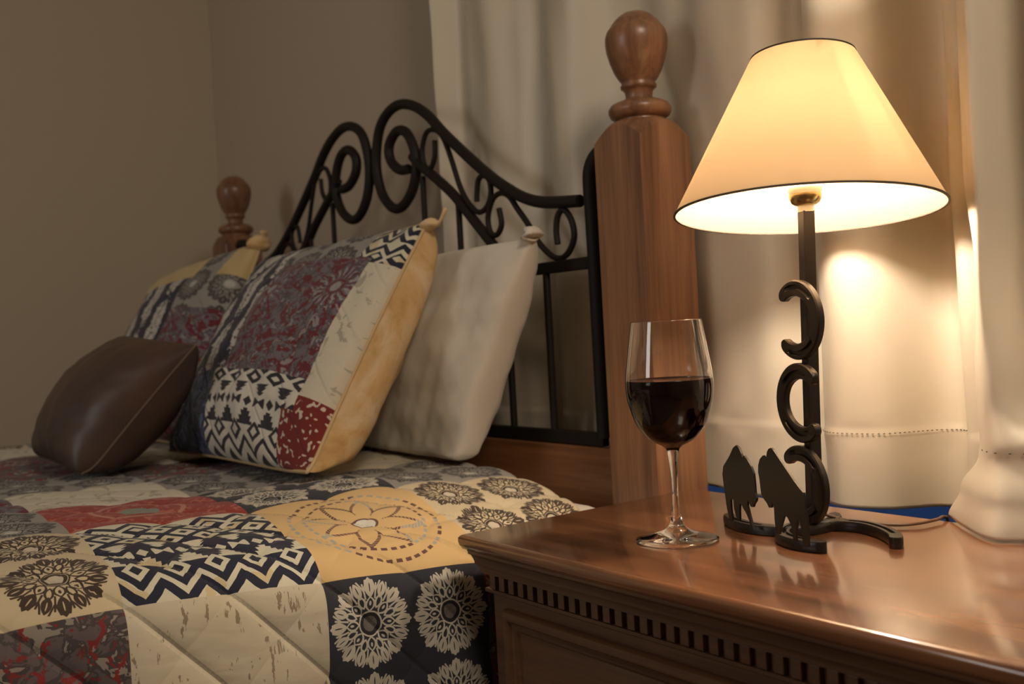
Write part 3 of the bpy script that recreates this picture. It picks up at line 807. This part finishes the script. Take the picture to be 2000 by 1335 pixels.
# grazing horse silhouettes cut from plate
HL = [(.0223,.0927),(.0279,.0906),(.0329,.0849),(.0348,.0814),(.0389,.0839),(.0448,.081),(.0529,.0747),(.0576,.0682),(.0587,.0592),(.0591,.0492),(.0614,.0445),(.0599,.0412),(.0552,.0375),(.0531,.0343),(.0483,.0339),(.0453,.037),(.0419,.0396),(.0406,.0342),(.0433,.0285),(.0468,.0209),(.0515,.0115),(.0459,.0112),(.0434,.0193),(.0364,.0264),(.0311,.0297),(.027,.0337),(.0235,.0327),(.0223,.0262),(.0215,.0151),(.0167,.014),(.0128,.0205),(.01,.0264),(.0098,.0348),(.0063,.0354),(.0026,.0338),(.0027,.0253),(.0055,.0110),(-.0011,.0110),(-.0051,.0197),(-.0078,.0279),(-.0092,.0363),(-.0116,.0468),(-.0134,.0584),(-.0104,.0674),(-.0037,.0725),(.0056,.0799),(.015,.0893)]
HR = [(-.0557,.0932),(-.051,.0918),(-.0455,.0881),(-.0366,.082),(-.026,.0749),(-.0157,.0679),(-.0056,.062),(.0003,.0592),(.0021,.054),(.0024,.045),(.0041,.0363),(.0054,.023),(.0038,.0119),(-.0036,.0108),(-.0056,.0173),(-.0057,.0255),(-.0086,.0323),(-.0131,.0315),(-.0158,.0227),(-.0168,.0133),(-.0214,.0124),(-.0227,.0215),(-.0245,.0267),(-.0304,.0322),(-.0359,.0336),(-.0394,.0278),(-.044,.0204),(-.0476,.0136),(-.0534,.0129),(-.0538,.0186),(-.055,.0261),(-.0548,.0367),(-.0573,.0411),(-.0608,.0362),(-.0649,.0356),(-.0685,.0394),(-.0743,.0424),(-.0789,.0466),(-.0802,.0543),(-.0814,.062),(-.083,.0667),(-.0822,.0737),(-.0784,.0801),(-.0718,.0842),(-.0676,.085),(-.0647,.0836),(-.0632,.0886),(-.0598,.0918)]
def plate(name, pts, O, th, parent):
    O = np.array(O, float); n = len(pts)
    V = [O+dv*a+zv*b-nv*th/2 for a, b in pts]+[O+dv*a+zv*b+nv*th/2 for a, b in pts]
    Fc = [tuple(range(n)), tuple(range(n, 2*n))[::-1]]+[(i, (i+1) % n, n+(i+1) % n, n+i) for i in range(n)]
    return mesh(name, V, Fc, M['black'], parent, False)
plate('horse_silhouette', HL, (-.718, .8043, .697), .0022, lamp)
plate('horse_silhouette', HR, (-.5696, .7341, .703), .0022, lamp)
# socket, bulb, shade
ST = np.array([LX+lean[0], LY+lean[1], 0])
lathe('socket_collar', [(.0078, 1.0215), (.0080, 1.0275), (.0075, 1.028)], M['white_plastic'], lamp, 32, origin=ST)
lathe('brass_cup', [(.0072, 1.0275), (.0100, 1.0280), (.0138, 1.0305), (.0160, 1.0350), (.0163, 1.0390), (.0158, 1.0395), (.0150, 1.0395)], M['brass'], lamp, 40, origin=ST)
lathe('socket', [(.0145, 1.0385), (.0165, 1.0415), (.0165, 1.048), (.0150, 1.050), (.0140, 1.066), (.0130, 1.067)], M['white_plastic'], lamp, 40, origin=ST)
lathe('light_bulb', [(.0125, 1.0665), (.0135, 1.075), (.018, 1.084), (.0225, 1.095), (.0235, 1.104), (.0215, 1.114), (.015, 1.122), (.007, 1.126), (.0005, 1.127)], M['bulb'], lamp, 32, origin=ST)
vd = np.array([-.603, .797, 0]); rd = np.array([.797, .603, 0])
ax = zv*math.cos(math.radians(5.2))+vd*math.sin(math.radians(5.2))+rd*.020; ax /= np.linalg.norm(ax)
SO = ST+np.array([0, 0, 1.0215])+rd*.001
RB, RT, SH = .1325, .0515, .1590
sh = lathe('lamp_shade', [(RB, 0), (RT, SH), (RT-.0012, SH), (RB-.0012, 0), (RB, 0)], M['shade'], lamp, 96, axis=ax, origin=SO, auto=60, cap=(False, False))
lathe('shade_trim', [(RB+.0006, -.0002), (RB+.0002, .0016), (RB-.0016, .0016), (RB-.0018, -.0002), (RB+.0006, -.0002)], M['shade_trim'], sh, 96, axis=ax, origin=SO, cap=(False, False))
lathe('shade_trim', [(RT+.0011, SH-.0014), (RT+.0006, SH+.0004), (RT-.0018, SH+.0004), (RT-.0018, SH-.0014), (RT+.0011, SH-.0014)], M['shade_trim'], sh, 96, axis=ax, origin=SO, cap=(False, False))
C0 = SO+ax*(SH-.012)
for k in range(3):
    a = 2*PI*k/3+.4; X_ = np.cross(ax, [0, 1., 0]); X_ /= np.linalg.norm(X_); Y_ = np.cross(ax, X_)
    e = C0+(X_*math.cos(a)+Y_*math.sin(a))*(RT+.002)
    tube('shade_spider', [C0, e], .0012, M['brass'], sh, 6, smoothpath=False)
tube('power_cord', [(-.650, .868, .7135), (-.632, .885, .7060), (-.610, .898, .7035), (-.590, .908, .7033), (-.578, .925, .7040), (-.575, .950, .7040), (-.577, .968, .7035), (-.579, .978, .690), (-.58, .984, .60), (-.58, .99, .3)], .0017, M['cord'], lamp, 8)

# ------------------------------------------------------------------ curtains
def sheetmesh(name, Pg, mat, thick=.0018):
    ni, nj, _ = Pg.shape; idx = np.arange(ni*nj).reshape(ni, nj)
    q = np.stack([idx[:-1, :-1], idx[1:, :-1], idx[1:, 1:], idx[:-1, 1:]], -1).reshape(-1, 4)
    me = bpy.data.meshes.new(name); me.from_pydata([tuple(map(float, p)) for p in Pg.reshape(-1, 3)], [], [tuple(int(i) for i in f) for f in q])
    o = link(name, me, mat); s = o.modifiers.new('s', 'SOLIDIFY'); s.thickness = thick; s.offset = 0
    return o
def stitches(Prow, parent, n, off, mat):
    """small dashes along a row of points"""
    L = np.concatenate([[0], np.cumsum(np.linalg.norm(np.diff(Prow, axis=0), axis=1))]); V, Fc = [], []
    for k in range(n):
        c0 = (k+.2)/n*L[-1]; c1 = c0+.0022
        a = np.array([np.interp(c0, L, Prow[:, i]) for i in range(3)]); b = np.array([np.interp(c1, L, Prow[:, i]) for i in range(3)])
        t = (b-a)/np.linalg.norm(b-a); nn = np.array([t[1], -t[0], 0]);  nn /= np.linalg.norm(nn)+1e-9
        if nn@np.array([0, -1, 0]) < 0: nn = -nn
        base = len(V)
        for p in (a, b):
            for z in (-.0005, .0005):
                V += [p+nn*(off)+np.array([0, 0, z]), p+nn*(off+.0006)+np.array([0, 0, z])]
        Fc += [tuple(base+i for i in f) for f in ((0,1,3,2), (4,6,7,5), (0,4,5,1), (2,3,7,6), (0,2,6,4), (1,5,7,3))]
    return mesh('hem_stitching', V, Fc, mat, parent, False)
M['thread'] = newmat('hem_thread', (.14, .10, .06), .8)[0]
zz = np.concatenate([np.linspace(.687, .80, 26), np.linspace(.81, 2.3, 90)])
# back curtain: from behind the headboard to behind the lamp
xx = np.linspace(-1.64, -.53, 420)
XG, ZG = np.meshgrid(xx, zz, indexing='ij')
fold_keys = [(-1.64, 1.075), (-1.60, 1.110), (-1.54, 1.098), (-1.46, 1.075), (-1.40, 1.095), (-1.34, 1.110), (-1.29, 1.075), (-1.24, 1.068), (-1.17, 1.100), (-1.10, 1.105), (-1.02, 1.085), (-.95, 1.068), (-.90, 1.060), (-.85, 1.064), (-.81, 1.085), (-.785, 1.090), (-.770, 1.052), (-.745, 1.024), (-.71, 1.020), (-.680, 1.045), (-.65, 1.115), (-.615, 1.110), (-.585, 1.040), (-.53, 1.05)]
kx = np.array([k[0] for k in fold_keys]); ky = np.array([k[1] for k in fold_keys])
def smooth_interp(x):
    # cubic hermite through fold keys
    m_ = np.gradient(ky, kx); i = np.clip(np.searchsorted(kx, x)-1, 0, len(kx)-2); h = kx[i+1]-kx[i]; t = (x-kx[i])/h; t = np.clip(t, 0, 1)
    return (2*t**3-3*t**2+1)*ky[i]+(t**3-2*t**2+t)*h*m_[i]+(-2*t**3+3*t**2)*ky[i+1]+(t**3-t**2)*h*m_[i+1]
drift = .02*(ZG-.7)*np.sin(ZG*2.3)
YG = smooth_interp(np.clip(XG+drift*.6, -1.64, -.53))
low = np.clip((ZG-.68)/.35, 0, 1)
YG = 1.050+(YG-1.06)*(.70+.30*low)
YG += wob(XG*3, ZG*1.2, 31, 8, 4, 14)*.0048
YG = YG+.006*np.exp(-((ZG-.775)/.012)**2)*np.sin(XG*60)*.3
YG = np.where(ZG < .779, YG-.0018, YG)
YG = np.maximum(YG, .992)
ZB = ZG+.003*np.sin(XG*17+1)*np.clip((.77-ZG)/.08, 0, 1)
cb = sheetmesh('curtain', np.stack([XG, YG, ZB], -1), M['satin'])
setp(cb, 'beige satin curtain hanging behind the lamp and headboard', 'curtain')
j = int(np.argmin(np.abs(zz-.779)))
stitches(np.stack([XG, YG, ZB], -1)[:, j, :][328:394], cb, 42, .0020, M['thread'])
# near curtain: gathered panel whose foot stands on the table's back right corner
lev = {  # z: list of (x, y) along the cloth
 .7025: [(-.578,.978),(-.545,.945),(-.512,.915),(-.490,.903),(-.470,.915),(-.440,.935),(-.40,.94),(-.35,.93),(-.29,.945),(-.23,.97),(-.17,.94),(-.11,.97),(-.04,.945),(.03,.96)],
 .735:  [(-.560,.972),(-.538,.945),(-.512,.922),(-.490,.912),(-.468,.922),(-.440,.938),(-.40,.94),(-.35,.93),(-.29,.945),(-.23,.97),(-.17,.94),(-.11,.97),(-.04,.945),(.03,.96)],
 .772:  [(-.532,.958),(-.524,.945),(-.508,.932),(-.490,.925),(-.468,.932),(-.440,.945),(-.40,.945),(-.35,.94),(-.29,.95),(-.23,.97),(-.17,.94),(-.11,.97),(-.04,.945),(.03,.96)],
 .785:  [(-.528,.955),(-.522,.945),(-.506,.930),(-.488,.923),(-.466,.930),(-.440,.950),(-.40,.945),(-.35,.94),(-.29,.95),(-.23,.97),(-.17,.94),(-.11,.97),(-.04,.945),(.03,.96)],
 .84:   [(-.528,.955),(-.518,.940),(-.502,.926),(-.488,.938),(-.472,.985),(-.445,.985),(-.40,.94),(-.35,.95),(-.29,.95),(-.23,.97),(-.17,.94),(-.11,.97),(-.04,.945),(.03,.96)],
 .95:   [(-.524,.955),(-.514,.940),(-.505,.930),(-.493,.955),(-.483,.995),(-.455,1.005),(-.41,.93),(-.36,.95),(-.29,.94),(-.23,.97),(-.17,.94),(-.11,.97),(-.04,.945),(.03,.96)],
 1.05:  [(-.527,.950),(-.516,.936),(-.505,.930),(-.493,.955),(-.483,.995),(-.455,1.005),(-.41,.93),(-.36,.95),(-.29,.94),(-.23,.97),(-.17,.94),(-.11,.97),(-.04,.945),(.03,.96)],
 1.20:  [(-.527,.950),(-.514,.936),(-.505,.930),(-.493,.955),(-.483,.995),(-.455,1.005),(-.41,.93),(-.36,.95),(-.29,.94),(-.23,.97),(-.17,.94),(-.11,.97),(-.04,.945),(.03,.96)],
 2.30:  [(-.527,.950),(-.512,.936),(-.505,.930),(-.493,.955),(-.483,.995),(-.455,1.005),(-.41,.93),(-.36,.95),(-.29,.94),(-.23,.97),(-.17,.94),(-.11,.97),(-.04,.945),(.03,.96)]}
zs = sorted(lev); nS = 260
rowsP = []
for z in zs:
    C_ = np.array(crom(lev[z], 15)); rowsP.append(np.stack([np.interp(np.linspace(0, 1, nS), np.linspace(0, 1, len(C_)), C_[:, i]) for i in (0, 1)], -1))
rowsP = np.array(rowsP)
zv2 = np.concatenate([np.linspace(.7025, .84, 40), np.linspace(.85, 1.3, 60), np.linspace(1.32, 2.3, 12)])
Pg = np.zeros((nS, len(zv2), 3))
for j2, z in enumerate(zv2):
    i = min(max(np.searchsorted(zs, z)-1, 0), len(zs)-2); t = (z-zs[i])/(zs[i+1]-zs[i]); t = min(max(t, 0), 1); t = t*t*(3-2*t)
    Pg[:, j2, :2] = rowsP[i]*(1-t)+rowsP[i+1]*t; Pg[:, j2, 2] = z
sidx = np.linspace(0, 1, nS)[:, None]*np.ones((1, len(zv2)))
Pg[..., 1] += wob(sidx*1.5, np.ones((nS, 1))*zv2[None, :]*2, 77, 7, 4, 14)*.003*np.clip((Pg[..., 2]-.71)/.08, 0, 1)
cf = sheetmesh('curtain', Pg, M['satin'])
setp(cf, 'nearer beige curtain panel at the right edge, its hem resting on the bedside table', 'curtain')
j = int(np.argmin(np.abs(zv2-.779)))
stitches(Pg[30:, j, :], cf, 50, .0022, M['thread'])
